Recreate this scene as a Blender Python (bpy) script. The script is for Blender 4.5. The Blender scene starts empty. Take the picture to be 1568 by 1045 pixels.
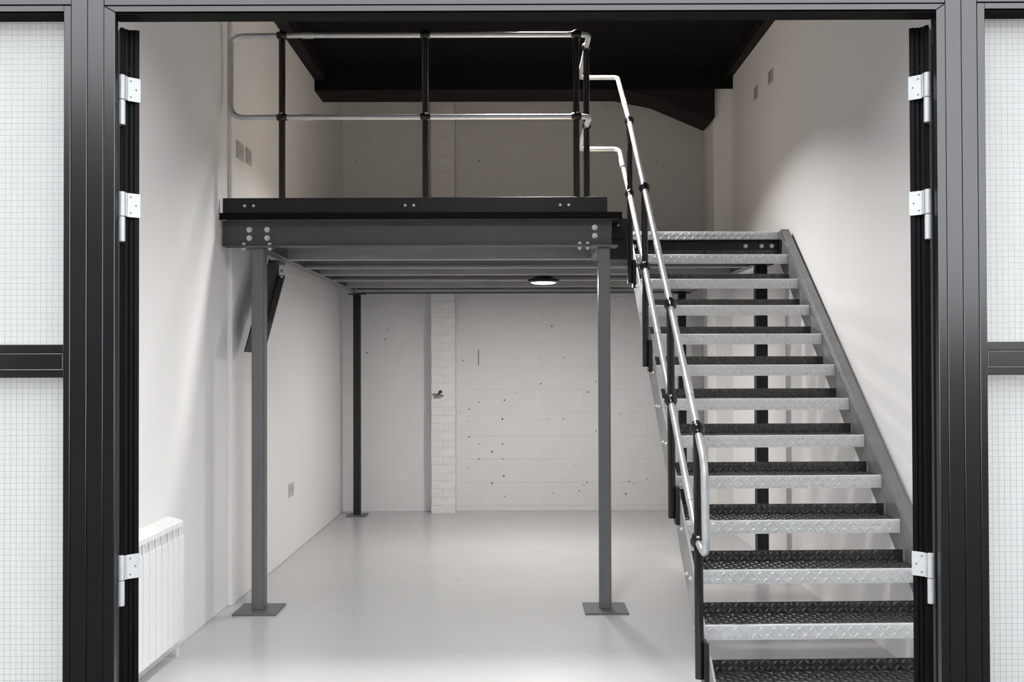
import bpy, bmesh, math, random
from mathutils import Vector, Matrix, Euler

random.seed(7)
S = bpy.context.scene
COL = S.collection

# ------------------------------------------------------------------ camera
EYE = 1.54
cam_d = bpy.data.cameras.new('camera')
cam = bpy.data.objects.new('camera', cam_d)
COL.objects.link(cam)
cam_d.sensor_fit = 'HORIZONTAL'
cam_d.sensor_width = 36.0
cam_d.lens = 1450 / 1568 * 36.0
cam_d.shift_x = -0.00255
cam_d.shift_y = 0.01342
cam_d.clip_start = 0.05
cam.location = (0, 0, EYE)
_th, _ro = math.radians(0.65), 0.003
cam.matrix_world = Matrix.Translation((0, 0, EYE)) @ Matrix.Rotation(math.radians(90) + _th, 4, 'X') @ Matrix.Rotation(-_ro, 4, 'Z')
S.camera = cam

# ------------------------------------------------------------------ world, exposure
W = bpy.data.worlds.new('overcast_sky')
S.world = W
W.use_nodes = True
wn = W.node_tree.nodes
wn.clear()
w_out = wn.new('ShaderNodeOutputWorld')
w_bg = wn.new('ShaderNodeBackground')
w_bg.inputs['Color'].default_value = (0.93, 0.965, 1.0, 1)
w_bg.inputs['Strength'].default_value = 1.4
W.node_tree.links.new(w_bg.outputs[0], w_out.inputs[0])
S.view_settings.view_transform = 'Standard'
S.view_settings.look = 'None'
S.view_settings.exposure = 1.75
S.view_settings.gamma = 1.0
S.view_settings.use_curve_mapping = False

def area_light(name, loc, size, power, color, rot=(0, 0, 0)):
    d = bpy.data.lights.new(name, 'AREA')
    d.shape = 'DISK'
    d.size = size
    d.energy = power
    d.color = color
    o = bpy.data.objects.new(name, d)
    o.location = loc
    o.rotation_euler = rot
    COL.objects.link(o)
    return o

# bulkhead under the platform; two unseen ceiling lamps added to brighten the room
LAMP_UNDER = area_light('platform_lamp_light', (0.242, 7.88, 2.215), 0.17, 13.5, (1.0, 0.97, 0.94))
FILL_CEIL = area_light('added_ceiling_fill', (0.20, 6.6, 4.15), 0.34, 29, (1.0, 0.98, 0.955))
FILL_CEIL.data.spread = math.radians(118)
FILL_FRONT = area_light('added_front_fill', (0.0, 3.75, 4.15), 0.5, 15, (1.0, 0.98, 0.96))
FILL_FRONT.data.spread = math.radians(130)

# ------------------------------------------------------------------ materials
def principled(name, color, rough=0.5, metal=0.0, spec=0.5):
    m = bpy.data.materials.new(name)
    m.use_nodes = True
    p = m.node_tree.nodes['Principled BSDF']
    p.inputs['Base Color'].default_value = (*color, 1)
    p.inputs['Roughness'].default_value = rough
    p.inputs['Metallic'].default_value = metal
    p.inputs['Specular IOR Level'].default_value = spec
    return m, m.node_tree.nodes, m.node_tree.links, p

def noise(n, l, scale, detail=4, rough=0.5, stretch=(1, 1, 1)):
    tc = n.new('ShaderNodeTexCoord')
    mp = n.new('ShaderNodeMapping')
    mp.inputs['Scale'].default_value = stretch
    t = n.new('ShaderNodeTexNoise')
    t.inputs['Scale'].default_value = scale
    t.inputs['Detail'].default_value = detail
    t.inputs['Roughness'].default_value = rough
    l.new(tc.outputs['Object'], mp.inputs['Vector'])
    l.new(mp.outputs[0], t.inputs['Vector'])
    return t

def ramp(n, l, src, stops):
    r = n.new('ShaderNodeValToRGB')
    e = r.color_ramp.elements
    e[0].position, e[0].color = stops[0][0], (*stops[0][1], 1)
    e[1].position, e[1].color = stops[-1][0], (*stops[-1][1], 1)
    for p_, c_ in stops[1:-1]:
        k = e.new(p_)
        k.color = (*c_, 1)
    l.new(src, r.inputs[0])
    return r

def bump(n, l, src, p, strength, dist=0.01):
    b = n.new('ShaderNodeBump')
    b.inputs['Strength'].default_value = strength
    b.inputs['Distance'].default_value = dist
    l.new(src, b.inputs['Height'])
    l.new(b.outputs[0], p.inputs['Normal'])

def varied(name, c0, c1, rough, scale, metal=0.0, spec=0.5, bmp=0.0, stretch=(1, 1, 1), r_var=0.0, dist=0.004):
    m, n, l, p = principled(name, c0, rough, metal, spec)
    t = noise(n, l, scale, 5, 0.55, stretch)
    r = ramp(n, l, t.outputs['Fac'], [(0.32, c0), (0.68, c1)])
    l.new(r.outputs[0], p.inputs['Base Color'])
    if r_var:
        rr = n.new('ShaderNodeMapRange')
        rr.inputs['To Min'].default_value = rough - r_var
        rr.inputs['To Max'].default_value = rough + r_var
        l.new(t.outputs['Fac'], rr.inputs['Value'])
        l.new(rr.outputs[0], p.inputs['Roughness'])
    if bmp:
        t2 = noise(n, l, scale * 6, 4, 0.6, stretch)
        bump(n, l, t2.outputs['Fac'], p, bmp, dist)
    return m

M = {}
M['plaster'] = varied('white_painted_plaster', (0.80, 0.79, 0.785), (0.825, 0.815, 0.81), 0.75, 1.3, spec=0.2, bmp=0.12, dist=0.003)
M['block'] = varied('white_painted_block', (0.76, 0.75, 0.745), (0.79, 0.78, 0.775), 0.7, 4.0, spec=0.2, bmp=0.35, dist=0.004)
M['brick'] = varied('white_painted_brick', (0.76, 0.755, 0.745), (0.83, 0.825, 0.81), 0.65, 9.0, spec=0.25, bmp=0.5, dist=0.005)
M['stain'] = varied('bare_mortar', (0.20, 0.18, 0.16), (0.62, 0.59, 0.56), 0.85, 14.0, spec=0.1, bmp=0.8, dist=0.006)
M['hole'] = principled('dark_hole', (0.05, 0.045, 0.04), 0.9, 0, 0.1)[0]
M['ceiling'] = varied('black_painted_ceiling', (0.0025, 0.0023, 0.0023), (0.0045, 0.0042, 0.0042), 0.8, 3.0, spec=0.15)
M['black_beam'] = varied('black_brown_boarding', (0.011, 0.009, 0.009), (0.015, 0.012, 0.012), 0.7, 3.0, spec=0.2)

def floor_mat():
    m, n, l, p = principled('grey_floor_paint', (0.5, 0.5, 0.5), 0.28, 0, 0.5)
    t = noise(n, l, 0.9, 3, 0.45, (0.7, 1.3, 1))
    r = ramp(n, l, t.outputs['Fac'], [(0.25, (0.515, 0.513, 0.515)), (0.75, (0.555, 0.553, 0.555))])
    l.new(r.outputs[0], p.inputs['Base Color'])
    t2 = noise(n, l, 2.2, 2, 0.4, (0.5, 1.4, 1))
    rr = n.new('ShaderNodeMapRange')
    rr.inputs['To Min'].default_value = 0.22
    rr.inputs['To Max'].default_value = 0.30
    l.new(t2.outputs['Fac'], rr.inputs['Value'])
    l.new(rr.outputs[0], p.inputs['Roughness'])
    return m
M['floor'] = floor_mat()
M['yard'] = varied('dark_yard_tarmac', (0.018, 0.0165, 0.018), (0.028, 0.026, 0.028), 0.9, 9, spec=0.2, bmp=0.5)
M['opposite'] = varied('dark_yard_brick', (0.03, 0.026, 0.024), (0.05, 0.04, 0.036), 0.85, 5, spec=0.15)
M['facade'] = varied('grey_facade_panel', (0.10, 0.10, 0.105), (0.13, 0.13, 0.135), 0.6, 4, spec=0.3)
M['aluminium'] = varied('dark_powder_coated_aluminium', (0.0028, 0.0025, 0.003), (0.0038, 0.0034, 0.004), 0.20, 6, spec=0.78, r_var=0.02)
M['black_alu'] = varied('black_aluminium_edge', (0.003, 0.0028, 0.003), (0.005, 0.0046, 0.005), 0.45, 6, spec=0.07, stretch=(8, 8, 0.6))
M['white_metal'] = varied('silver_white_hinge_metal', (0.40, 0.41, 0.415), (0.46, 0.47, 0.475), 0.38, 30, metal=0.15, spec=0.5)
M['screw'] = principled('dull_screw', (0.13, 0.13, 0.14), 0.5, 0.4)[0]
M['steel_grey'] = varied('grey_painted_steel', (0.115, 0.118, 0.125), (0.135, 0.138, 0.145), 0.42, 3, spec=0.45, stretch=(3, 3, 0.5))
M['steel_dark'] = varied('dark_grey_painted_steel', (0.052, 0.052, 0.056), (0.068, 0.068, 0.073), 0.45, 3, spec=0.45, stretch=(0.6, 1, 3))
M['steel_black'] = varied('black_painted_steel', (0.009, 0.009, 0.0095), (0.013, 0.013, 0.014), 0.42, 3, spec=0.4)
M['gloss_black'] = principled('black_powder_coat', (0.006, 0.006, 0.0065), 0.24, 0, 0.5)[0]
M['galv'] = varied('galvanised_tube', (0.50, 0.51, 0.52), (0.58, 0.59, 0.60), 0.42, 22, metal=0.65, bmp=0.06, r_var=0.06)
M['galv_joist'] = varied('galvanised_joist', (0.36, 0.365, 0.36), (0.44, 0.445, 0.44), 0.42, 8, metal=0.55, stretch=(0.5, 3, 3))
M['galv_bolt'] = principled('bright_zinc_bolt', (0.72, 0.72, 0.71), 0.35, 0.55)[0]
M['chequer'] = varied('galvanised_chequer_plate', (0.62, 0.635, 0.64), (0.70, 0.715, 0.72), 0.42, 40, metal=0.25, bmp=0.1, r_var=0.05)
M['chequer_black'] = varied('black_chequer_plate', (0.010, 0.0095, 0.0095), (0.022, 0.021, 0.021), 0.27, 30, metal=0.0, spec=0.8, bmp=0.15, r_var=0.06)
M['chequer_lug'] = varied('worn_highlit_chequer_ridges', (0.05, 0.048, 0.047), (0.14, 0.138, 0.135), 0.36, 60, metal=0.45, spec=0.6)  # worn ridges, paler so the pattern's bright highlights sit in the colour
M['stringer_web'] = varied('grey_channel_steel', (0.16, 0.163, 0.168), (0.20, 0.203, 0.208), 0.42, 7, metal=0.3, r_var=0.06)
M['stringer'] = varied('galvanised_stringer', (0.30, 0.305, 0.31), (0.37, 0.375, 0.38), 0.6, 7, metal=0.1, spec=0.3, stretch=(1, 1, 1), r_var=0.06)
M['chipboard'] = varied('chipboard_decking', (0.36, 0.31, 0.26), (0.42, 0.365, 0.31), 0.7, 60, spec=0.2)
M['radiator'] = principled('white_enamel', (0.79, 0.79, 0.785), 0.3, 0, 0.5)[0]
M['plastic'] = principled('grey_white_plastic', (0.50, 0.49, 0.48), 0.4, 0, 0.4)[0]
M['socket_dark'] = principled('dark_socket_hole', (0.16, 0.155, 0.15), 0.6)[0]
M['wire'] = principled('glass_wire', (0.30, 0.30, 0.30), 0.4, 0.5)[0]
M['gasket'] = principled('black_gasket', (0.005, 0.005, 0.005), 0.7, 0, 0.1)[0]

def glass_mat():
    m, n, l, p = principled('obscure_wired_glass', (0.97, 0.985, 0.98), 0.42, 0, 0.5)
    p.inputs['Base Color'].default_value = (0.915, 0.94, 0.93, 1)
    p.inputs['Transmission Weight'].default_value = 0.84
    p.inputs['IOR'].default_value = 1.45
    t = noise(n, l, 220, 2, 0.5, (1, 1, 0.7))
    bump(n, l, t.outputs['Fac'], p, 0.35, 0.002)
    return m
M['glass'] = glass_mat()

def emit_mat(name, color, strength):
    m = bpy.data.materials.new(name)
    m.use_nodes = True
    n = m.node_tree.nodes
    n.clear()
    o = n.new('ShaderNodeOutputMaterial')
    e = n.new('ShaderNodeEmission')
    e.inputs[0].default_value = (*color, 1)
    e.inputs[1].default_value = strength
    m.node_tree.links.new(e.outputs[0], o.inputs[0])
    return m
M['lamp'] = emit_mat('lit_diffuser', (1.0, 0.97, 0.93), 1.6)

# ------------------------------------------------------------------ mesh builder
class MB:
    def __init__(s):
        s.v, s.f = [], []
    def add(s, vs, fs):
        b = len(s.v)
        s.v += [tuple(v) for v in vs]
        s.f += [tuple(i + b for i in f) for f in fs]
        return s
    def box(s, x0, x1, y0, y1, z0, z1):
        vs = [(x, y, z) for z in (z0, z1) for y in (y0, y1) for x in (x0, x1)]
        return s.add(vs, [(0, 2, 3, 1), (4, 5, 7, 6), (0, 1, 5, 4), (2, 6, 7, 3), (0, 4, 6, 2), (1, 3, 7, 5)])
    def prism(s, poly, axis, a0, a1):
        """extrude a closed 2-D outline along an axis ('x': outline in y,z; 'y': x,z; 'z': x,y)"""
        def put(u, w, a):
            return {'x': (a, u, w), 'y': (u, a, w), 'z': (u, w, a)}[axis]
        n = len(poly)
        vs = [put(u, w, a0) for u, w in poly] + [put(u, w, a1) for u, w in poly]
        fs = [tuple(range(n)), tuple(range(2 * n - 1, n - 1, -1))]
        fs += [(i, i + n, (i + 1) % n + n, (i + 1) % n) for i in range(n)]
        return s.add(vs, fs)
    def tube(s, path, r, n=14, caps=True):
        pts = [Vector(p) for p in path]
        rr = r if isinstance(r, (list, tuple)) else [r] * len(pts)
        tang = []
        for i in range(len(pts)):
            a = pts[max(i - 1, 0)]
            b = pts[min(i + 1, len(pts) - 1)]
            tang.append((b - a).normalized() if (b - a).length > 1e-9 else Vector((0, 0, 1)))
        up = Vector((0, 0, 1)) if abs(tang[0].z) < 0.9 else Vector((1, 0, 0))
        u = tang[0].cross(up).normalized()
        vs = []
        for i, p in enumerate(pts):
            u = (u - tang[i] * u.dot(tang[i])).normalized()
            w = tang[i].cross(u)
            for k in range(n):
                a = 2 * math.pi * k / n
                vs.append(p + (u * math.cos(a) + w * math.sin(a)) * rr[i])
        fs = []
        for i in range(len(pts) - 1):
            for k in range(n):
                k2 = (k + 1) % n
                fs.append((i * n + k, i * n + k2, (i + 1) * n + k2, (i + 1) * n + k))
        if caps:
            fs.append(tuple(range(n - 1, -1, -1)))
            fs.append(tuple(range((len(pts) - 1) * n, len(pts) * n)))
        return s.add(vs, fs)
    def lathe(s, prof, origin, axis=(0, 0, 1), n=16):
        """prof: list of (distance along the axis, radius)"""
        o, ax = Vector(origin), Vector(axis).normalized()
        return s.tube([o + ax * d for d, _ in prof], [max(r, 1e-5) for _, r in prof], n) if len({round(d, 6) for d, _ in prof}) == len(prof) else s._lathe(prof, o, ax, n)
    def _lathe(s, prof, o, ax, n):
        up = Vector((0, 0, 1)) if abs(ax.z) < 0.9 else Vector((1, 0, 0))
        u = ax.cross(up).normalized()
        w = ax.cross(u)
        vs = []
        for d, r in prof:
            for k in range(n):
                a = 2 * math.pi * k / n
                vs.append(o + ax * d + (u * math.cos(a) + w * math.sin(a)) * max(r, 1e-5))
        fs = []
        for i in range(len(prof) - 1):
            for k in range(n):
                k2 = (k + 1) % n
                fs.append((i * n + k, i * n + k2, (i + 1) * n + k2, (i + 1) * n + k))
        fs.append(tuple(range(n - 1, -1, -1)))
        fs.append(tuple(range((len(prof) - 1) * n, len(prof) * n)))
        return s.add(vs, fs)
    def mesh(s, name, mat, smooth=False, bevel=None, seg=1, origin=(0, 0, 0)):
        me = bpy.data.meshes.new(name)
        o = Vector(origin)
        me.from_pydata([tuple(Vector(v) - o) for v in s.v], [], s.f)
        bm = bmesh.new()
        bm.from_mesh(me)
        bmesh.ops.recalc_face_normals(bm, faces=bm.faces)
        if bevel:
            ed = [e for e in bm.edges if len(e.link_faces) == 2 and e.calc_face_angle(0) > 0.5]
            bmesh.ops.bevel(bm, geom=ed, offset=bevel, segments=seg, affect='EDGES', clamp_overlap=True)
        bm.to_mesh(me)
        bm.free()
        if smooth:
            for p in me.polygons:
                p.use_smooth = True
            try:
                me.set_sharp_from_angle(angle=math.radians(40))
            except Exception:
                pass
        me.materials.append(mat)
        return me

def root_loc(o):
    l = Vector((0, 0, 0))
    while o is not None:
        l += o.location
        o = o.parent
    return l

def put(name, me, parent=None, loc=(0, 0, 0)):
    o = bpy.data.objects.new(name, me)
    COL.objects.link(o)
    o.location = loc
    if parent is not None:
        o.parent = parent
    return o

def build(mb, name, mat, parent=None, at=None, **kw):
    """world-space builder -> one object; `at` = the object's origin in the world"""
    base = root_loc(parent) if parent is not None else Vector((0, 0, 0))
    if at is None:
        at = base
    at = Vector(at)
    me = mb.mesh(name, mat, origin=at, **kw)
    return put(name, me, parent, at - base)

def tag(o, label=None, cat=None, group=None, kind=None):
    if label: o['label'] = label
    if cat: o['category'] = cat
    if group: o['group'] = group
    if kind: o['kind'] = kind
    return o

def empty(name, loc, **kw):
    o = bpy.data.objects.new(name, None)
    o.empty_display_size = 0.1
    COL.objects.link(o)
    o.location = loc
    return tag(o, **kw)

def fillet(points, r, n=6):
    """round the corners of a polyline"""
    P = [Vector(p) for p in points]
    rs = r if isinstance(r, (list, tuple)) else [r] * len(P)
    out = [P[0]]
    for i in range(1, len(P) - 1):
        a, b, c = P[i - 1], P[i], P[i + 1]
        d1, d2 = (a - b).normalized(), (c - b).normalized()
        ang = d1.angle(d2)
        t = min(rs[i] / math.tan(ang / 2), (a - b).length * 0.49, (c - b).length * 0.49)
        p1, p2 = b + d1 * t, b + d2 * t
        for k in range(n + 1):
            s = k / n
            out.append(p1 * (1 - s) ** 2 + b * 2 * s * (1 - s) + p2 * s ** 2)
    out.append(P[-1])
    return out

# ================================================================== SETTING
XL, XR = -1.85, 2.0          # near left wall, right wall
XLF = -1.82                  # far left wall, 3 cm proud
YB = 10.045                  # back wall
CEIL = 4.155
TOP = 4.95

tag(build(MB().box(-2.1, 2.3, 2.28, 10.5, -0.2, 0), 'floor', M['floor']), kind='structure')
tag(build(MB().box(-14, 14, -16, 2.28, -0.3, -0.02), 'ground', M['yard']), kind='structure')

wl = tag(build(MB().box(XL - 0.25, XL, 2.37, 6.10, 0, TOP), 'wall_left', M['plaster'], bevel=0.004), kind='structure')
build(MB().box(XL - 0.25, XLF, 6.10, 10.3, 0, TOP), 'far_section', M['plaster'], wl, bevel=0.006)
wr = tag(build(MB().box(XR, XR + 0.25, 2.37, 10.3, 0, TOP), 'wall_right', M['plaster']), kind='structure')
build(MB().box(1.835, XR + 0.05, 8.68, 9.02, 0, TOP), 'pier', M['plaster'], wr, bevel=0.006)

# back wall: painted blockwork in courses, brick pier, left bay set back
wb = tag(build(MB().box(-2.1, 2.3, YB, YB + 0.35, 0, TOP), 'wall_back', M['block']), kind='structure')
def blocks():
    cache = {}
    H, G = 0.246, 0.0022
    z0 = -0.189
    row = 0
    while z0 < TOP:
        z1 = z0 + H
        for (xa, xb, yf) in ((-1.83, -0.872, YB - 0.002), (-0.62, 1.99, YB - 0.003)):
            off = 0.0 if row % 2 else -0.225
            x = xa + off
            while x < xb:
                a, b = max(x, xa), min(x + 0.45, xb)
                if b - a > 0.03:
                    za, zb = max(z0, 0.0), min(z1, TOP)
                    w_, h_ = round(b - a - 0.0006, 4), round(zb - za - G, 4)
                    if (w_, h_) not in cache:
                        cache[(w_, h_)] = MB().box(0, w_, 0, 0.008, 0, h_).mesh('block', M['block'], bevel=0.0008)
                    put('block', cache[(w_, h_)], wb, (a + 0.0003, yf + random.uniform(-0.0006, 0.0006), za + G / 2))
                x += 0.45
        z0 = z1
        row += 1
blocks()
def pier_bricks():
    build(MB().box(-0.866, -0.626, 9.877, YB + 0.02, 0, TOP), 'brick_pier_core', M['brick'], wb)
    c, j = 0.085, 0.0018
    xa, xb, yf = -0.870, -0.622, 9.872
    cache = {}
    for i in range(59):
        z = i * c
        if 13 <= i < 14:
            pass
        if 1.155 < z + c * 0.5 < 1.28 and z > 1.17:
            continue
        cuts = [(xa, xb)] if i % 2 else [(xa, (xa + xb) / 2 - 0.0003), ((xa + xb) / 2 + 0.0003, xb)]
        for a, b in cuts:
            ja, jb = random.uniform(-0.003, 0.003), random.uniform(-0.004, 0.004)
            k = (i % 2, random.randrange(4), a == xa)
            if k not in cache:
                m_ = MB()
                w_, h_ = b - a, c - j
                m_.box(0, w_, 0, 0.16, 0, h_)
                cache[k] = m_.mesh('brick', M['brick'], bevel=random.uniform(0.001, 0.003))
            put('brick', cache[k], wb, (a + ja, yf + random.uniform(-0.0015, 0.0015), z + j / 2))
    # damaged course: smooth mortar pad with a bare broken patch
    build(MB().box(xa + 0.004, xb - 0.002, yf + 0.006, yf + 0.1, 1.182, 1.271), 'mortar_pad', M['brick'], wb, bevel=0.004)
    mb = MB()
    pts = []
    for k in range(18):
        a = 2 * math.pi * k / 18
        rx = 0.058 * (1 + 0.25 * math.sin(3 * a + 1) + random.uniform(-0.1, 0.1))
        rz = 0.034 * (1 + 0.2 * math.cos(2 * a) + random.uniform(-0.12, 0.12))
        pts.append((-0.808 + rx * math.cos(a), 1.222 + rz * math.sin(a)))
    mb.prism(pts, 'y', yf + 0.0015, yf + 0.03)
    build(mb, 'bare_patch', M['stain'], wb, bevel=0.002)
    mb = MB().lathe([(0, 0.001), (0.006, 0.014), (0.014, 0.018), (0.03, 0.02)], (-0.775, yf - 0.012, 1.268), (0, 1, 0), 9)
    mb.lathe([(0, 0.001), (0.005, 0.010), (0.012, 0.012), (0.03, 0.012)], (-0.79, yf - 0.006, 1.25), (0, 1, 0), 8)
    build(mb, 'mortar_lump', M['hole'], wb)
pier_bricks()
# slot cut in the blockwork and the plug holes left in it
build(MB().prism([(-0.388, 1.547), (-0.380, 1.547), (-0.3785, 1.62), (-0.380, 1.706), (-0.388, 1.706), (-0.386, 1.62)], 'y', YB - 0.0045, YB), 'slot', M['hole'], wb)
holes = MB()
def hole(px, py, r):
    x = (px - 788) * YB / 1450
    z = EYE + (560 - py) * YB / 1450
    n = 6
    a0 = random.uniform(0, 6)
    holes.prism([(x + r * random.uniform(.6, 1.1) * math.cos(a0 + 2 * math.pi * k / n), z + r * 1.25 * random.uniform(.6, 1.1) * math.sin(a0 + 2 * math.pi * k / n)) for k in range(n)], 'y', YB - 0.0042, YB)
for px, py, r in [(718, 627, .011), (769, 642, .014), (718, 669, .010), (733, 680, .008), (769, 680, .010), (753, 692, .013), (733, 703, .011), (770, 703, .009), (753, 740, .014), (771, 729, .012), (717, 716, .007), (900, 601, .012), (828, 588, .011), (912, 585, .009), (788, 601, .007), (772, 613, .012), (845, 500, .012), (709, 552, .009), (826, 547, .007), (864, 548, .008), (789, 548, .006), (898, 739, .010), (893, 743, .008), (886, 752, .010), (963, 738, .011), (970, 741, .007), (957, 757, .011), (989, 734, .008), (846, 755, .007), (772, 760, .008), (950, 635, .008), (837, 642, .007), (824, 644, .006), (862, 642, .008), (733, 616, .009), (755, 668, .006), (879, 713, .007), (860, 722, .006), (735, 762, .006), (1005, 600, .007), (715, 645, .007), (912, 660, .010), (735, 246, .010), (714, 170, .007), (722, 202, .006), (756, 213, .006), (830, 213, .007), (824, 246, .008), (843, 247, .008), (775, 247, .006), (872, 246, .005), (1007, 247, .008), (1055, 246, .007), (966, 168, .005), (1010, 202, .005), (1020, 214, .005)]:
    hole(px, py, r * 0.8)
tag(build(holes, 'plug_holes', M['hole'], wb), kind='stuff')
holes = MB()
for px, py, r in [(594, 504, .009), (590, 519, .009), (562, 540, .010), (545, 245, .008), (567, 217, .008), (608, 222, .007), (546, 236, .006), (620, 250, .006)]:
    hole(px, py, r * 0.8)
tag(build(holes, 'plug_holes', M['hole'], wb), kind='stuff')

# ceiling, side plates, downstand beam with its haunch
ce = tag(build(MB().box(-2.1, 2.3, 2.37, 8.62, CEIL + 0.1, CEIL + 0.3), 'ceiling', M['ceiling']), kind='structure')
build(MB().box(XL - 0.1, -1.72, 2.37, 8.62, CEIL, CEIL + 0.15), 'wall_plate', M['black_beam'], ce, bevel=0.004)
build(MB().box(1.93, XR + 0.1, 2.37, 8.62, CEIL + 0.02, CEIL + 0.15), 'wall_plate', M['black_beam'], ce, bevel=0.004)
haunch = [(-1.84, 4.055), (0.95, 4.055), (1.30, 3.985), (1.80, 3.77), (1.835, 3.80), (1.835, TOP), (-1.84, TOP)]
hb = MB().prism(haunch, 'y', 8.62, 9.0)
build(hb, 'downstand_beam', M['black_beam'], ce, bevel=0.004)
build(MB().box(-1.86, 2.02, 8.612, 8.62, 4.062, TOP), 'downstand_face', M['ceiling'], ce)
build(MB().box(-2.1, 2.3, 8.99, 10.4, TOP, TOP + 0.15), 'rear_roof', M['plaster'], ce)

# ---------------------------------------------------------------- glazed front
FY0, FY1 = 2.30, 2.36
AL = M['aluminium']
def profile_v(name, x0, x1, parent, y0=FY0, y1=FY1, z0=0.0, z1=2.49, m=None):
    return build(MB().box(x0, x1, y0, y1, z0, z1), name, m or AL, parent, bevel=0.0016)
def profile_h(name, x0, x1, z0, z1, parent, y0=FY0, y1=FY1, m=None):
    return build(MB().box(x0, x1, y0, y1, z0, z1), name, m or AL, parent, bevel=0.0016)

fr = tag(empty('trim_1', (0, FY0, 0)), kind='structure')     # fixed frame round the double doors
HD = 2.4055
# left jamb: mullion in two faces, jamb with its rebate
profile_v('mullion', -1.0795, -1.0405, fr)
profile_v('mullion', -1.0395, -1.0005, fr)
build(MB().prism([(-0.9995, 0), (-0.9725, 0), (-0.9725, HD), (-0.9995, 2.4205)], 'y', FY0, 2.320), 'jamb', AL, fr, bevel=0.0012)
build(MB().box(-0.998, -0.986, 2.3205, 2.352, 0, 2.42), 'gasket', M['gasket'], fr)
profile_v('mullion', 1.0535, 1.0915, fr)
profile_v('mullion', 1.0925, 1.1300, fr)
build(MB().prism([(1.0525, 0), (1.0315, 0), (1.0315, HD), (1.0525, 2.4205)], 'y', FY0, 2.320), 'jamb', AL, fr, bevel=0.0012)
build(MB().box(1.0405, 1.051, 2.3205, 2.352, 0, 2.42), 'gasket', M['gasket'], fr)
build(MB().prism([(-0.9988, 2.4205), (1.0518, 2.4205), (1.0308, HD), (-0.9718, HD)], 'y', FY0, 2.356), 'head', AL, fr, bevel=0.0012)
profile_h('head', -0.9995, 1.0525, 2.4215, 2.49, fr)
build(MB().box(-0.985, 1.040, 2.306, 2.357, HD - 0.004, HD - 0.0005), 'gasket', M['gasket'], fr)

def wire_net(x0, x1, z0, z1, y, parent):
    mb = MB()
    p, t = 0.0148, 0.0002
    k = int((x1 - x0) / p)
    for i in range(k + 1):
        x = x1 - 0.008 - i * p if x1 < 0 else x0 + 0.008 + i * p
        if x0 < x < x1:
            mb.box(x - t, x + t, y - t, y + t, z0, z1)
    z = z0 + 0.006
    while z < z1:
        mb.box(x0, x1, y - t, y + t, z - t, z + t)
        z += p
    return tag(build(mb, 'wire_mesh', M['wire'], parent), kind='stuff')

def sidelight(name, x_in, x_out, sgn, face_in):
    """fixed light beside the doors; x_in is the glass edge next to the doors"""
    w = tag(empty(name, ((x_in + x_out) / 2, FY0, 0)), kind='structure')
    lo, hi = min(x_in, x_out), max(x_in, x_out)
    a, b = sorted((x_in, face_in))
    profile_v('stile', a, b, w, z1=2.4225, y1=2.367)
    profile_v('stile', *sorted((x_out, x_out - sgn * 0.05)), w, z1=2.4225, y1=2.367)
    profile_h('top_rail', lo, hi, 2.4065, 2.4225, w, y1=2.358)
    profile_h('top_rail', lo - (0 if sgn > 0 else 0.0185), hi + (0.0175 if sgn > 0 else 0), 2.4235, 2.49, w)
    build(MB().box(lo, hi, 2.306, 2.3565, 2.4025, 2.406), 'gasket', M['gasket'], w)
    profile_h('glazing_bead', lo, hi, 1.573, 1.5945, w, y0=2.306)
    profile_h('transom', lo - (0.011 if sgn > 0 else 0), hi + (0.011 if sgn < 0 else 0), 1.5335, 1.572, w)
    profile_h('glazing_bead', lo, hi, 1.5135, 1.5325, w, y0=2.306)
    profile_h('bottom_rail', lo, hi, 0.0, 0.12, w)
    for z0, z1 in ((1.594, 2.407), (0.12, 1.514)):
        g = build(MB().box(lo, hi, 2.357, 2.363, z0, z1), 'pane', M['glass'], w)
        wire_net(lo, hi, z0, z1, 2.3563, g)
    return w
sidelight('window_1', -1.0975, -1.80, 1, -1.0805)
sidelight('window_2', 1.1495, 1.95, -1, 1.1310)
# facade round the glazing
wf = tag(build(MB().box(-6, -1.801, 2.29, 2.37, 0, 6), 'wall_front', M['facade']), kind='structure')
build(MB().box(1.951, 6, 2.29, 2.37, 0, 6), 'side_panel', M['facade'], wf)
build(MB().box(-1.801, 1.951, 2.31, 2.37, 2.49, 6), 'header_panel', M['facade'], wf)
build(MB().box(-1.86, 2.02, 2.3705, 2.385, 2.49, TOP), 'inner_lining', M['plaster'], wf)

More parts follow.
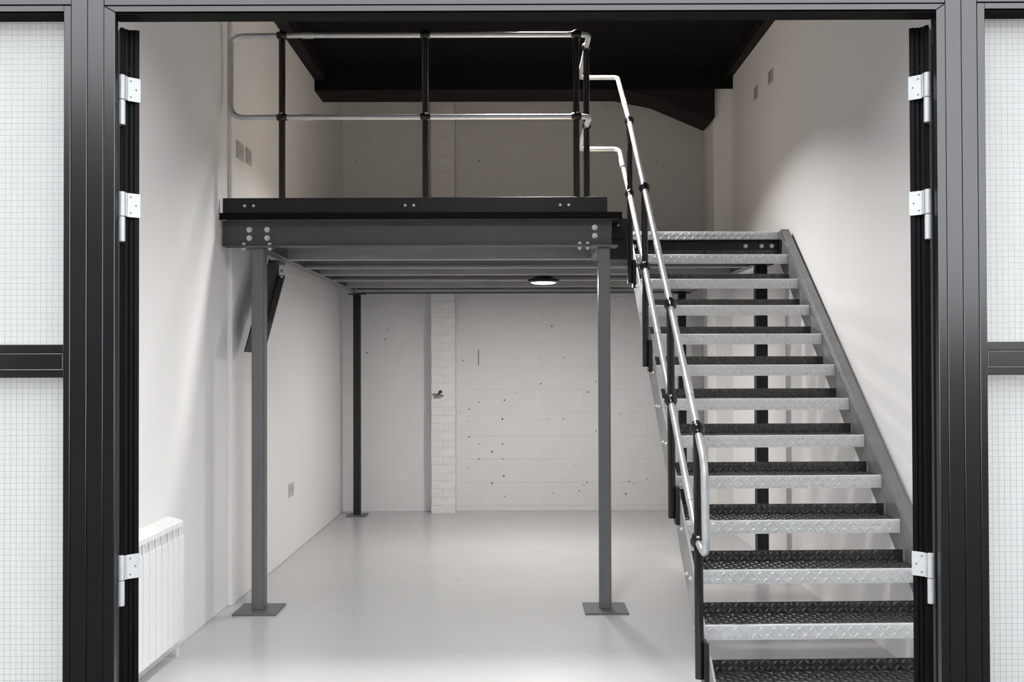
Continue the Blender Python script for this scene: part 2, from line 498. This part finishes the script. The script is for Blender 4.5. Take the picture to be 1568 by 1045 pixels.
# the two leaves, opened inward past a right angle
def door(name, hx, sgn):
    """hx: x of the hinge pin; sgn +1 = left leaf"""
    W_, T = 0.97, 0.046
    d = tag(empty(name, (hx, 2.366, 0)), kind='structure')
    d.rotation_euler = (0, 0, 0)
    # local frame: u runs from the pin along the door edge, v along the leaf
    ang = math.radians(31)
    u = Vector((sgn * math.cos(ang), math.sin(ang), 0))
    v = Vector((-sgn * math.sin(ang), math.cos(ang), 0))
    O = Vector((hx, 2.366, 0))
    def slab(mb, u0, u1, v0, v1, z0, z1):
        vs = [O + u * a + v * b + Vector((0, 0, z)) for z in (z0, z1) for b in (v0, v1) for a in (u0, u1)]
        return mb.add(vs, [(0, 2, 3, 1), (4, 5, 7, 6), (0, 1, 5, 4), (2, 6, 7, 3), (0, 4, 6, 2), (1, 3, 7, 5)])
    BA = M['black_alu']
    ZT = 2.392
    # hinge stile: stepped extrusion whose edge faces the street
    prof = [(0.0, 0.0), (0.009, -0.002), (0.012, 0.006), (0.020, 0.006), (0.021, 0.0095), (0.023, 0.0095), (0.024, 0.006), (0.033, 0.006), (0.034, 0.001), (T, 0.001), (T, 0.06), (0.0, 0.06)]
    mb = MB()
    n = len(prof)
    vs = [O + u * a + v * b + Vector((0, 0, z)) for z in (0.015, ZT) for a, b in prof]
    mb.add(vs, [tuple(range(n)), tuple(range(2 * n - 1, n - 1, -1))] + [(i, i + n, (i + 1) % n + n, (i + 1) % n) for i in range(n)])
    st = build(mb, 'hinge_stile', BA, d, bevel=0.0006)
    mb = MB().lathe([(0, 0.006), (0.003, 0.005)], O + u * 0.0225 + v * 0.0095 + Vector((0, 0, 2.29)), -v, 10)
    build(mb, 'cap', M['gasket'], st)
    build(slab(MB(), 0, T, W_ - 0.06, W_, 0.015, ZT), 'lock_stile', BA, d, bevel=0.0015)
    for z0, z1, nm in ((0.015, 0.14, 'bottom_rail'), (1.52, 1.59, 'middle_rail'), (ZT - 0.06, ZT, 'top_rail')):
        build(slab(MB(), 0, T, 0.06, W_ - 0.06, z0, z1), nm, BA, d, bevel=0.0015)
    for z0, z1 in ((0.14, 1.52), (1.59, ZT - 0.06)):
        g = build(slab(MB(), 0.02, 0.026, 0.06, W_ - 0.06, z0, z1), 'pane', M['glass'], d)
    h = MB()
    h.tube([O + u * 0.0405 + v * 0.92 + Vector((0, 0, 0.98)), O + u * 0.09 + v * 0.92 + Vector((0, 0, 0.98)), O + u * 0.09 + v * 0.80 + Vector((0, 0, 0.98))], 0.009, 10)
    build(h, 'lever_handle', M['white_metal'], d, smooth=True)
    # three hinges: knuckle in two halves, leaf plate screwed to the stile edge
    for zt in (2.268, 1.976, 1.071):
        pin = O + Vector((sgn * 0.0095, -0.012, 0))
        kn = MB()
        kn.lathe([(0, 0.0072), (0.001, 0.0082), (0.060, 0.0082), (0.061, 0.0072)], pin + Vector((0, 0, zt - 0.061)), (0, 0, 1), 18)
        hg = build(kn, 'hinge', M['white_metal'], d, smooth=True)
        k2 = MB().lathe([(0, 0.0072), (0.001, 0.0084), (0.061, 0.0084), (0.062, 0.0072)], pin + Vector((0, 0, zt - 0.1245)), (0, 0, 1), 18)
        x0, x1 = sorted((pin.x, pin.x - sgn * 0.0105))
        k2.box(x0, x1, pin.y - 0.002, pin.y + 0.012, zt - 0.1245, zt - 0.0625)
        build(k2, 'lower_knuckle', M['white_metal'], hg, smooth=True)
        pl = MB()
        pp = [(0.010, -0.0165), (0.016, -0.0065), (T + 0.002, -0.001), (T + 0.002, -0.0045), (0.017, -0.010), (0.012, -0.0185)]
        n = len(pp)
        vs = [O + u * a + v * b + Vector((0, 0, z)) for z in (zt - 0.061, zt - 0.001) for a, b in pp]
        pl.add(vs, [tuple(range(n)), tuple(range(2 * n - 1, n - 1, -1))] + [(i, i + n, (i + 1) % n + n, (i + 1) % n) for i in range(n)])
        build(pl, 'hinge_plate', M['white_metal'], hg, bevel=0.0006)
        sc = [(0.024, zt - 0.0105), (0.037, zt - 0.031), (0.024, zt - 0.0505)]
        for a, z in sc:
            b = -0.010 + (a - 0.017) / (T + 0.002 - 0.017) * 0.0055
            m_ = MB().lathe([(0, 0.0026), (0.0012, 0.0022)], O + u * a + v * (b + 0.0004) + Vector((0, 0, z)), -v, 8)
            build(m_, 'screw', M['screw'], hg)
    return d
door('door_1', -0.987, 1)
door('door_2', 1.0405, -1)

# building across the yard, behind the camera
wo = tag(build(MB().box(-14, -1.0, -16.5, -16, -0.3, 7.6), 'wall_opposite', M['opposite']), kind='structure')
build(MB().box(-1.0, 14, -16.5, -16, -0.3, 2.4), 'low_section', M['opposite'], wo)

# ================================================================== PLATFORM
DECK = 2.5
PL = tag(empty('mezzanine_platform', (0, 5.95, 0)), 'dark grey steel mezzanine platform on square posts with galvanised joists beneath', 'platform')
SG, SD, SB = M['steel_grey'], M['steel_dark'], M['steel_black']

_bolts = {}
def bolt(parent, loc, axis='y', r=0.012, mat=None):
    """hex head on a washer; axis: direction the head points"""
    mat = mat or M['galv_bolt']
    key = (axis, r, mat.name)
    if key not in _bolts:
        ax = {'y': (0, -1, 0), 'z': (0, 0, -1), 'Z': (0, 0, 1), 'x': (-1, 0, 0)}[axis]
        mb = MB().lathe([(0, r * 1.15), (0.003, r * 1.15)], (0, 0, 0), ax, 14)
        mb.lathe([(0.003, r * 0.78), (0.003 + r * 0.7, r * 0.78), (0.003 + r * 0.85, r * 0.6)], (0, 0, 0), ax, 6)
        _bolts[key] = mb.mesh('bolt', mat)
    return put('bolt', _bolts[key], parent, Vector(loc) - root_loc(parent))

def channel(open_dir, d0, d1, z0, z1, t=0.008, lip=0.0):
    """C outline in (u, z): web at the side away from open_dir (+1 opens to larger u)"""
    a, b = (d0, d1) if open_dir > 0 else (d1, d0)
    s = 1 if open_dir > 0 else -1
    if lip:
        return [(a, z0), (b, z0), (b, z0 + lip), (b - s * t, z0 + lip), (b - s * t, z0 + t), (a + s * t, z0 + t), (a + s * t, z1 - t), (b - s * t, z1 - t), (b - s * t, z1 - lip), (b, z1 - lip), (b, z1), (a, z1)]
    return [(a, z0), (b, z0), (b, z0 + t), (a + s * t, z0 + t), (a + s * t, z1 - t), (b, z1 - t), (b, z1), (a, z1)]

# front beam: web with a welded bottom flange
BT, BB = 2.459, 2.296
fb = MB().prism([(5.945, BB), (5.945, BB + 0.008), (5.968, BB + 0.008), (5.968, BT - 0.007), (5.945, BT - 0.007), (5.945, BT), (6.040, BT), (6.040, BT - 0.007), (5.976, BT - 0.007), (5.976, BB + 0.008), (6.040, BB + 0.008), (6.040, BB)], 'x', -1.838, 0.615)
front = build(fb, 'front_beam', SD, PL, bevel=0.0015)
tag(front, 'dark grey front beam')
for x, z in ((-1.672, 2.402), (-1.672, 2.349), (-1.560, 2.402), (-1.560, 2.349), (0.508, 2.410), (0.508, 2.358)):
    bolt(front, (x, 5.968, z), 'y', 0.0155)
for x in (-1.703, -1.540, 0.412, 0.462):
    bolt(front, (x, 5.955, BB + 0.008), 'Z', 0.013)
    bolt(front, (x, 5.955, BB - 0.012), 'z', 0.013)

# side and rear beams
def side_beam(x, y0, y1, openr=1):
    return build(MB().prism(channel(openr, x - 0.035, x + 0.035, 2.285, BT), 'y', y0, y1), 'side_beam', SG, PL, bevel=0.0015)
lb = side_beam(-1.615, 6.04, 9.79)
rb = side_beam(0.565, 6.04, 6.72, -1)
rb2 = side_beam(1.79, 6.845, 9.79, -1)
build(MB().prism(channel(1, 9.755, 9.825, 2.285, BT), 'x', -1.58, 1.765), 'rear_beam', SG, PL, bevel=0.0015)
# joists: galvanised C sections, alternately back to back
for i, y in enumerate((6.62, 7.19, 7.72, 8.27, 8.93, 9.43)):
    od = -1 if i % 2 else 1
    x1 = 0.53 if i == 0 else 1.765
    j = build(MB().prism(channel(od, y - 0.032, y + 0.032, 2.281, BT - 0.002, 0.005, 0.018), 'x', -1.58, x1), 'joist', M['galv_joist'], PL, bevel=0.001)
# decking
build(MB().box(-1.815, 0.660, 5.936, 9.865, BT + 0.001, 2.499), 'decking', M['chipboard'], PL, bevel=0.002)
build(MB().box(0.661, 1.83, 7.01, 9.865, BT + 0.001, 2.499), 'decking', M['chipboard'], PL, bevel=0.002)
eb = build(MB().prism([(-1.846, 5.920), (0.677, 5.920), (0.677, 6.80), (0.6605, 6.80), (0.6605, 5.935), (-1.846, 5.935)], 'z', BT + 0.0005, 2.502), 'edge_trim', M['gasket'], PL, bevel=0.0015)
tag(eb, 'black trim along the deck edge')
build(MB().box(0.6155, 0.676, 5.945, 6.80, BT - 0.006, BT), 'soffit_strip', SB, PL)
# kick plates
kp = build(MB().box(-1.832, -0.605, 5.940, 5.952, 2.5025, 2.598), 'kick_plate', SB, PL, bevel=0.0012)
kp2 = build(MB().box(-0.604, 0.584, 5.940, 5.952, 2.5025, 2.600), 'kick_plate', SB, PL, bevel=0.0012)
for x, k in ((-1.694, kp), (-1.638, kp), (-0.685, kp), (-0.631, kp), (0.289, kp2), (0.343, kp2)):
    bolt(k, (x, 5.940, 2.549), 'y', 0.0075)
kp3 = build(MB().box(0.575, 0.587, 5.953, 6.80, 2.5025, 2.600), 'kick_plate', SB, PL, bevel=0.0012)
# trimmer behind the right-hand post and landing beam at the stair head
tr = build(MB().prism(channel(1, 6.16, 6.20, 2.372, 2.497, 0.006), 'x', 0.622, 0.742), 'trimmer', SB, PL, bevel=0.001)
bolt(tr, (0.676, 6.16, 2.455), 'y', 0.008)
build(MB().box(0.617, 0.742, 6.21, 6.22, 2.235, 2.45), 'closing_plate', SB, PL, bevel=0.001)
lb2 = build(MB().prism([(6.74, 2.315), (6.74, 2.322), (6.79, 2.322), (6.79, 2.427), (6.74, 2.427), (6.74, 2.434), (6.80, 2.434), (6.80, 2.315)], 'x', 0.842, 1.905), 'landing_beam', SB, PL, bevel=0.001)
for x in (0.862, 1.66, 1.775, 1.848):
    bolt(lb2, (x, 6.79, 2.392), 'y', 0.013)
for x in (1.66, 1.775, 1.848):
    bolt(lb2, (x, 6.765, 2.322), 'Z', 0.011)

# posts
def post(x, y, hw, base=True, m=SG, zt=2.285, bw=0.135):
    p = build(MB().box(x - hw, x + hw, y - hw, y + hw, 0.012, zt - 0.01), 'post', m, PL, at=(x, y, 0), bevel=0.006, seg=2)
    b = MB().box(x - bw, x + bw, y - bw, y + bw, 0, 0.012)
    build(b, 'base_plate', SG, p, bevel=0.001)
    build(MB().box(x - 0.085, x + 0.085, y - 0.055, y + 0.055, zt - 0.010, zt), 'cap_plate', m, p, bevel=0.001)
    return p
p1 = post(-1.613, 5.985, 0.040, zt=2.296)
p2 = post(0.566, 5.985, 0.037, zt=2.296)
p3 = post(-1.623, 9.76, 0.036, m=SB, bw=0.100)
p4 = post(1.826, 7.02, 0.042, m=SB)
p5 = post(1.726, 9.76, 0.038, m=SB, bw=0.100)
for px, py in ((-1.623, 9.76), (1.726, 9.76), (1.826, 7.02)):
    pp_ = {-1.623: p3, 1.726: p5, 1.826: p4}[px]
    for dx in (-0.062, 0.062):
        bolt(pp_, (px + dx, py - 0.03, 2.275), 'z', 0.011)
# knee brace behind the left-hand post
kb = MB().prism([(5.965, 1.630), (6.27, 1.630), (6.83, 2.190), (6.83, 2.283), (6.57, 2.283)], 'x', -1.706, -1.698)
br = build(kb, 'knee_brace', SB, PL, bevel=0.001)
build(MB().prism([(6.262, 1.630), (6.270, 1.624), (6.836, 2.190), (6.828, 2.196)], 'x', -1.698, -1.655), 'flange', SG, br, bevel=0.0008)
build(MB().box(-1.697, -1.652, 6.62, 6.83, 2.268, 2.284), 'brace_plate', SD, br, bevel=0.002)
bolt(br, (-1.672, 6.81, 2.225), 'y', 0.011)
bolt(br, (-1.672, 6.79, 2.185), 'y', 0.011)

# ================================================================== BULKHEAD LIGHT, UNSEEN ADDED CEILING LIGHTS
L1 = tag(empty('bulkhead_light', (0.242, 7.88, 2.281)), 'round black-rimmed bulkhead light glowing under the mezzanine joists', 'light')
def bulk(o, r, zc):
    x, y = o.location.x, o.location.y
    build(MB().lathe([(0, r * 0.62), (0.018, r * 0.66)], (x, y, zc - 0.018), (0, 0, 1), 28), 'base', M['gloss_black'], o, smooth=True)
    m_ = MB()._lathe([(0.0, r * 0.80), (-0.006, r * 0.86), (0.006, r), (0.022, r * 0.98), (0.030, r * 0.68), (0.024, r * 0.6), (0.010, r * 0.74)], Vector((x, y, zc - 0.048)), Vector((0, 0, 1)), 32)
    build(m_, 'rim', M['gloss_black'], o, smooth=True)
    build(MB()._lathe([(0.012, r * 0.78), (-0.004, r * 0.77), (-0.012, r * 0.6), (-0.015, r * 0.3), (-0.016, 0.0)], Vector((x, y, zc - 0.048)), Vector((0, 0, 1)), 32), 'diffuser', M['lamp'], o, smooth=True)
bulk(L1, 0.134, 2.281)
L2 = tag(empty('added_ceiling_light', (0.20, 6.6, CEIL + 0.1)), 'unseen round black-rimmed lamp added on the black ceiling above the platform', 'light')
bulk(L2, 0.19, CEIL + 0.1)
L3 = tag(empty('added_ceiling_light', (0.0, 3.75, CEIL + 0.1)), 'unseen large round lamp added on the black ceiling just inside the doors', 'light')
bulk(L3, 0.27, CEIL + 0.1)

# ================================================================== GUARD RAIL
GR = tag(empty('guard_rail', (0, 6.0, DECK)), 'galvanised two-bar guard rail on black stanchions along the platform edge', 'railing')
RT, RM = 3.645, 3.122
R = 0.0165
GV, GB = M['galv'], M['gloss_black']

def knuckle(parent, c, axis, r=0.031, set_screw=True):
    c = Vector(c)
    ax = Vector(axis).normalized()
    mb = MB()
    prof = []
    for k in range(9):
        a = -math.pi / 2 + math.pi * k / 8
        prof.append((r * 0.95 * math.sin(a), max(r * math.cos(a), r * 0.70)))
    prof[0] = (-r * 1.02, r * 0.66)
    prof[-1] = (r * 1.02, r * 0.66)
    mb.lathe(prof, c, ax, 18)
    return build(mb, 'knuckle', GB, parent, smooth=True)

def stanchion(parent, x, y, z0, zs, r=0.0205, axis=(1, 0, 0), top=None):
    mb = MB()
    mb.tube([(x, y, z0), (x, y, max(zs) - 0.0)], r, 16)
    s_ = build(mb, 'stanchion', GB, parent, at=(x, y, z0), smooth=True)
    for z in zs:
        knuckle(s_, (x, y, z), axis)
        if z == max(zs):
            build(MB().lathe([(0, 0.022), (0.012, 0.020), (0.018, 0.01)], (x, y, z + 0.012), (0, 0, 1), 14), 'cap', GB, s_, smooth=True)
        else:
            build(MB().lathe([(0, 0.006), (0.004, 0.005)], (x + 0.004, y - 0.031, z + 0.018), (0.1, -1, 0.35), 8), 'set_screw', M['galv_bolt'], s_)
    return s_
for x in (-1.473, -0.562, 0.397):
    stanchion(GR, x, 6.0, 2.50, (RM, RT), r=0.021)
stanchion(GR, 0.480, 6.24, 2.50, (RM - 0.0, RT), r=0.021, axis=(0, 1, 0))
# front loop at the wall end, joined to both bars by sleeves
loop = fillet([(-0.60, 6.0, RT), (-1.800, 6.0, RT - 0.004), (-1.800, 6.0, RM), (-0.60, 6.0, RM)], [0, .085, .085, 0], 8)
build(MB().tube([(-1.31, 6.0, RT)] + [p for p in loop[1:-1]] + [(-1.31, 6.0, RM)], R, 16), 'end_loop', GV, GR, smooth=True)
for z, nm in ((RT, 'top_rail'), (RM, 'middle_rail')):
    path = fillet([(-1.31, 6.0, z), (0.480, 6.0, z), (0.480, 6.89, z - 0.004), (0.66, 6.89, z - 0.004)], [0, .06, .05, 0], 6)
    build(MB().tube(path, R, 16), nm, GV, GR, smooth=True)
    build(MB().tube([(-1.345, 6.0, z), (-1.275, 6.0, z)], R + 0.0035, 16), 'sleeve', GV, GR, smooth=True)

# ================================================================== STAIRCASE
SX0, SX1 = 0.84, 1.908
G_, RISE = 0.236, DECK / 13
Y0 = 6.80
def nos(y):
    return DECK - (Y0 - y) / G_ * RISE
ST = tag(empty('staircase', (1.37, 4.0, 0)), 'open steel staircase with galvanised chequer-plate treads rising to the platform', 'staircase')
W_ = SX1 - SX0
SK = 0.024                                   # right end of each tread sits a touch further back
T_D, T_F, T_U, T_T, T_N = 0.20, 0.066, 0.052, 0.005, 0.014
def prof_mesh(prof, name, mat):
    return MB().prism(prof, 'x', 0.001, W_ - 0.001).mesh(name, mat)
# silver nosing: folded front and a strip of the top; black plate behind it with its upstand
nosing_m = prof_mesh([(0.006, 0), (0.0015, -0.002), (0, -0.006), (0, -T_F), (T_T, -T_F), (T_T, -T_T - 0.002), (T_N, -T_T), (T_N, 0)], 'nosing', M['chequer'])
tread_m = prof_mesh([(T_N + 0.0003, 0), (T_N + 0.0003, -T_T), (T_D, -T_T), (T_D, T_U), (T_D - T_T, T_U), (T_D - T_T, 0)], 'tread', M['chequer_black'])
plate_m = prof_mesh([(T_N + 0.0003, 0), (T_N + 0.0003, -T_T), (T_D, -T_T), (T_D, 0)], 'tread', M['chequer_black'])
def lugs_mesh(fields, mat):
    """raised lozenges of the chequer plate"""
    mb = MB()
    L, w, h = 0.0150, 0.0056, 0.0026
    p = 0.0285
    def lug(org, eu, ev, en, ang):
        c, s_ = math.cos(ang), math.sin(ang)
        a = eu * c + ev * s_
        b = ev * c - eu * s_
        vs = [org - a * L, org - b * w, org + a * L, org + b * w, org - a * L * 0.55 + en * h, org + a * L * 0.55 + en * h]
        mb.add(vs, [(0, 1, 5, 4), (1, 2, 5), (2, 3, 4, 5), (3, 0, 4)])
    nu = int((W_ - 0.028) / p)
    for o, eu, ev, en, rows in fields:
        for r_i, vv in enumerate(rows):
            for k in range(nu):
                lug(o + eu * (0.018 + k * p) + ev * vv, eu, ev, en, math.radians(45 if (r_i + k) % 2 else -45))
    return mb.mesh('raised_pattern', mat)
_X, _Y, _Z, _O = Vector((1, 0, 0)), Vector((0, 1, 0)), Vector((0, 0, 1)), Vector((0, 0, 0))
nose_lugs = lugs_mesh([(_O, _X, -_Z, -_Y, (0.021, 0.0495))], M['chequer'])
top_f = (_O, _X, _Y, _Z, [0.034 + 0.0285 * k for k in range(6)])
top_lugs = lugs_mesh([top_f, (Vector((0, T_D - T_T, 0)), _X, _Z, -_Y, (0.013, 0.0395))], M['chequer_lug'])
plate_lugs = lugs_mesh([top_f], M['chequer_lug'])
for k in range(0, 13):
    y = Y0 - k * G_
    o = put('tread', tread_m if k else plate_m, ST, Vector((SX0, y, DECK - k * RISE + 0.002)) - ST.location)
    o.rotation_euler = (0, 0, math.atan2(SK, W_))
    tag(put('nosing', nosing_m, o), 'silver chequer-plate nosing')
    tag(put('raised_pattern', nose_lugs, o), kind='stuff')
    tag(put('raised_pattern', top_lugs if k else plate_lugs, o), kind='stuff')
# stringers
def string_poly(h, y_top, up=0.016, y_bot=None, zmin=0.0):
    """side outline (y, z) of a raking plate following the nosing line"""
    sl = RISE / G_
    f = lambda y: nos(y) + up
    g = lambda y: nos(y) + up - h
    yb0 = Y0 - (DECK + up - zmin) / sl          # top edge meets the floor
    yb1 = Y0 - (DECK + up - h - zmin) / sl
    return [(y_top, g(y_top)), (y_top, min(f(y_top), DECK + 0.002)), (Y0 - (DECK - DECK + 0.0) / sl - (0.0), DECK + 0.002) if f(y_top) > DECK + 0.002 else (y_top - 0.01, f(y_top - 0.01)), (yb0 + 0.12, f(yb0 + 0.12)), (yb0 + 0.12, zmin), (yb1, zmin)]
sp = string_poly(0.25, 6.86)
ls = build(MB().prism(sp, 'x', SX0 - 0.011, SX0 - 0.001), 'stringer', M['stringer'], ST, bevel=0.001)
rp = string_poly(0.25, 6.86)
rs = MB().prism(rp, 'x', SX1 + 0.001, SX1 + 0.008)
# outward flanges of the right-hand channel
yb0 = Y0 - (DECK + 0.016) / (RISE / G_) + 0.12
for up_, t_ in ((0.016, 0.010), (0.016 - 0.25 + 0.010, 0.010)):
    yt = 6.80
    ys = yb0 if up_ > 0 else Y0 - (DECK + up_) / (RISE / G_)
    rs.prism([(yt, nos(yt) + up_ - t_), (yt, nos(yt) + up_), (ys, max(nos(ys) + up_, 0)), (ys, max(nos(ys) + up_ - t_, 0))], 'x', SX1 + 0.008, SX1 + 0.066)
rs_o = build(rs, 'stringer', M['stringer_web'], ST, bevel=0.001)
build(MB().box(SX1 + 0.0085, SX1 + 0.064, 6.78, 6.84, 2.42, 2.502), 'end_cap', SB, ST, bevel=0.001)
for k in range(1, 13):
    y = Y0 - k * G_
    z = DECK - k * RISE
    for dy, dz in ((0.035, -0.045), (0.135, -0.045)):
        if z + dz > 0.05:
            bolt(ls, (SX0 - 0.011, y + dy, z + dz), 'x', 0.010)

# ================================================================== STAIR HANDRAIL
HR = tag(empty('stair_handrail', (0.79, 4.05, 0.2)), 'galvanised double handrail on black stanchions down the left of the stairs', 'handrail')
hx = 0.79
st = [  # y, bottom, mid, top of each stanchion
    (6.47, 2.098, 2.713, 3.215),
    (5.73, 1.530, 2.137, 2.615),
    (4.80, 0.765, 1.362, 1.848),
    (4.10, 0.187, 0.776, 1.262)]
slope = Vector((0, 1, RISE / G_)).normalized()
for y, z0, zm, zt in st:
    s_ = build(MB().tube([(hx + 0.004, y, z0), (hx, y, zt)], 0.0195, 16), 'stanchion', GB, HR, at=(hx, y, z0), smooth=True)
    knuckle(s_, (hx, y, zt), slope, 0.034)
    knuckle(s_, (hx, y, zm), slope, 0.034)
    build(MB().lathe([(0, 0.006), (0.004, 0.005)], (hx - 0.003, y - 0.028, zm + 0.024), (0, -1, 0.5), 8), 'set_screw', M['galv_bolt'], s_)
    build(MB().box(hx + 0.018, SX0 - 0.0115, y - 0.035, y + 0.035, z0 - 0.03, z0 + 0.16), 'bracket', SB, s_, bevel=0.002)
tops = [(hx, y, zt) for y, _, _, zt in st]
mids = [(hx, y, zm) for y, _, zm, _ in st]
hx0 = 0.758
top_path = fillet([(0.66, 6.89, RT - 0.004), (hx0, 6.89, RT - 0.004)] + tops + [(hx, 3.955, 1.135), (hx, 3.925, 0.745), tuple(mids[3])], [0, .03, .3, .3, .3, .2, .16, .055, 0], 8)
build(MB().tube(top_path, R, 16), 'top_rail', GV, HR, smooth=True)
mid_path = fillet([(0.66, 6.89, RM - 0.004), (hx0 + 0.008, 6.89, RM - 0.004)] + mids, [0, .05, .3, .3, .3, 0], 8)
build(MB().tube(mid_path, R, 16), 'middle_rail', GV, HR, smooth=True)
def lerp(a, b, t):
    return Vector(a) * (1 - t) + Vector(b) * t
for a, b, t in ((tops[2], tops[3], 0.72), (mids[2], mids[3], 0.70), (tops[1], tops[2], 0.55), (mids[1], mids[2], 0.52), ((hx0, 6.89, RT), tops[0], 0.60), ((hx0, 6.87, RM), mids[0], 0.35)):
    d = (Vector(b) - Vector(a)).normalized()
    c = lerp(a, b, t)
    build(MB().tube([c - d * 0.045, c + d * 0.045], R + 0.0022, 16), 'sleeve', GV, HR, smooth=True)

# ================================================================== RADIATOR, SOCKETS, PLATES
RD = tag(empty('radiator', (-1.80, 4.55, 0.11)), 'white sectional aluminium radiator on the left wall just inside the door', 'radiator')
sec = MB()
# one 80 mm section: rounded crown, grille slot, front fin, rear column
sec.prism([(-0.092, 0.61), (-0.075, 0.618), (-0.012, 0.635), (0.0, 0.628), (0.0, 0.60), (-0.092, 0.585)], 'y', 0.001, 0.0785)
sec.prism([(-0.098, 0.0), (-0.093, 0.0), (-0.093, 0.53), (-0.098, 0.53)], 'y', 0.004, 0.0755)
sec.prism([(-0.094, 0.535), (-0.0905, 0.535), (-0.090, 0.585), (-0.092, 0.585)], 'y', 0.012, 0.022)
sec.prism([(-0.094, 0.535), (-0.0905, 0.535), (-0.090, 0.585), (-0.092, 0.585)], 'y', 0.057, 0.067)
sec.box(-0.098, -0.060, 0.004, 0.0755, 0.520, 0.536)
sec.prism([(-0.093, 0.02), (-0.02, 0.02), (-0.02, 0.60), (-0.093, 0.60)], 'y', 0.037, 0.042)
sec.prism([(-0.07, 0.03), (-0.03, 0.03), (-0.03, 0.60), (-0.07, 0.60)], 'y', 0.010, 0.070)
# mirrored so the fin faces the room
for i, v_ in enumerate(sec.v):
    sec.v[i] = (-v_[0], v_[1], v_[2])
sm = sec.mesh('section', M['radiator'], bevel=0.0015)
for i in range(12):
    put('section', sm, RD, Vector((-1.848, 5.025 - 0.08 * (i + 1), 0.112)) - RD.location)
build(MB().tube([(-1.80, 5.02, 0.16), (-1.80, 5.05, 0.16), (-1.80, 5.05, 0.0)], 0.009, 10), 'pipe', M['radiator'], RD, smooth=True)
build(MB().lathe([(0, 0.016), (0.03, 0.016), (0.034, 0.011)], (-1.80, 5.022, 0.16), (0, 1, 0), 12), 'valve', M['radiator'], RD, smooth=True)

def plate(name, label, cat, x, y, z, hy, hz, sgn, kind):
    """wall plate; sgn = direction it faces along x"""
    o = tag(empty(name, (x, y, z)), label, cat)
    x0, x1 = sorted((x + sgn * 0.001, x + sgn * 0.011))
    build(MB().box(x0, x1, y - hy, y + hy, z - hz, z + hz), 'face_plate', M['plastic'], o, bevel=0.003)
    xs = x + sgn * 0.0105
    a, b = sorted((xs, xs + sgn * 0.002))
    if kind == 'socket':
        for s_ in (-1, 1):
            for dy, dz, w_, h_ in ((0, 0.012, 0.003, 0.006), (-0.010, -0.008, 0.004, 0.003), (0.010, -0.008, 0.004, 0.003)):
                build(MB().box(a, b, y + s_ * 0.036 + dy - w_, y + s_ * 0.036 + dy + w_, z + dz - h_, z + dz + h_), 'pin_hole', M['socket_dark'], o)
    elif kind == 'switch':
        for s_ in (-1, 1):
            build(MB().box(a, b + 0.002, y + s_ * 0.025 - 0.014, y + s_ * 0.025 + 0.014, z - 0.018, z + 0.018), 'rocker', M['plastic'], o, bevel=0.0015)
    else:
        for k in range(5):
            build(MB().box(a, b, y - hy * 0.75, y + hy * 0.75, z - hz * 0.7 + k * hz * 0.35 - 0.003, z - hz * 0.7 + k * hz * 0.35 + 0.003), 'slot', M['socket_dark'], o)
    return o
plate('double_socket', 'low double power socket on the left wall under the platform', 'socket', XLF, 7.69, 0.538, 0.075, 0.052, 1, 'socket')
plate('switch_plate', 'nearer of the two switch plates on the left wall above the deck', 'switch', XLF, 6.262, 2.967, 0.072, 0.056, 1, 'switch')
plate('switch_plate', 'farther and narrower of the two plates on the left wall above the deck', 'switch', XLF, 6.462, 2.974, 0.055, 0.054, 1, 'switch')
plate('vent_plate', 'farther and lower of two small grey plates high on the right wall', 'vent', XR, 7.777, 3.778, 0.050, 0.055, -1, 'vent')
plate('vent_plate', 'nearer and higher of two small grey plates high on the right wall', 'vent', XR, 7.33, 3.776, 0.058, 0.052, -1, 'vent')
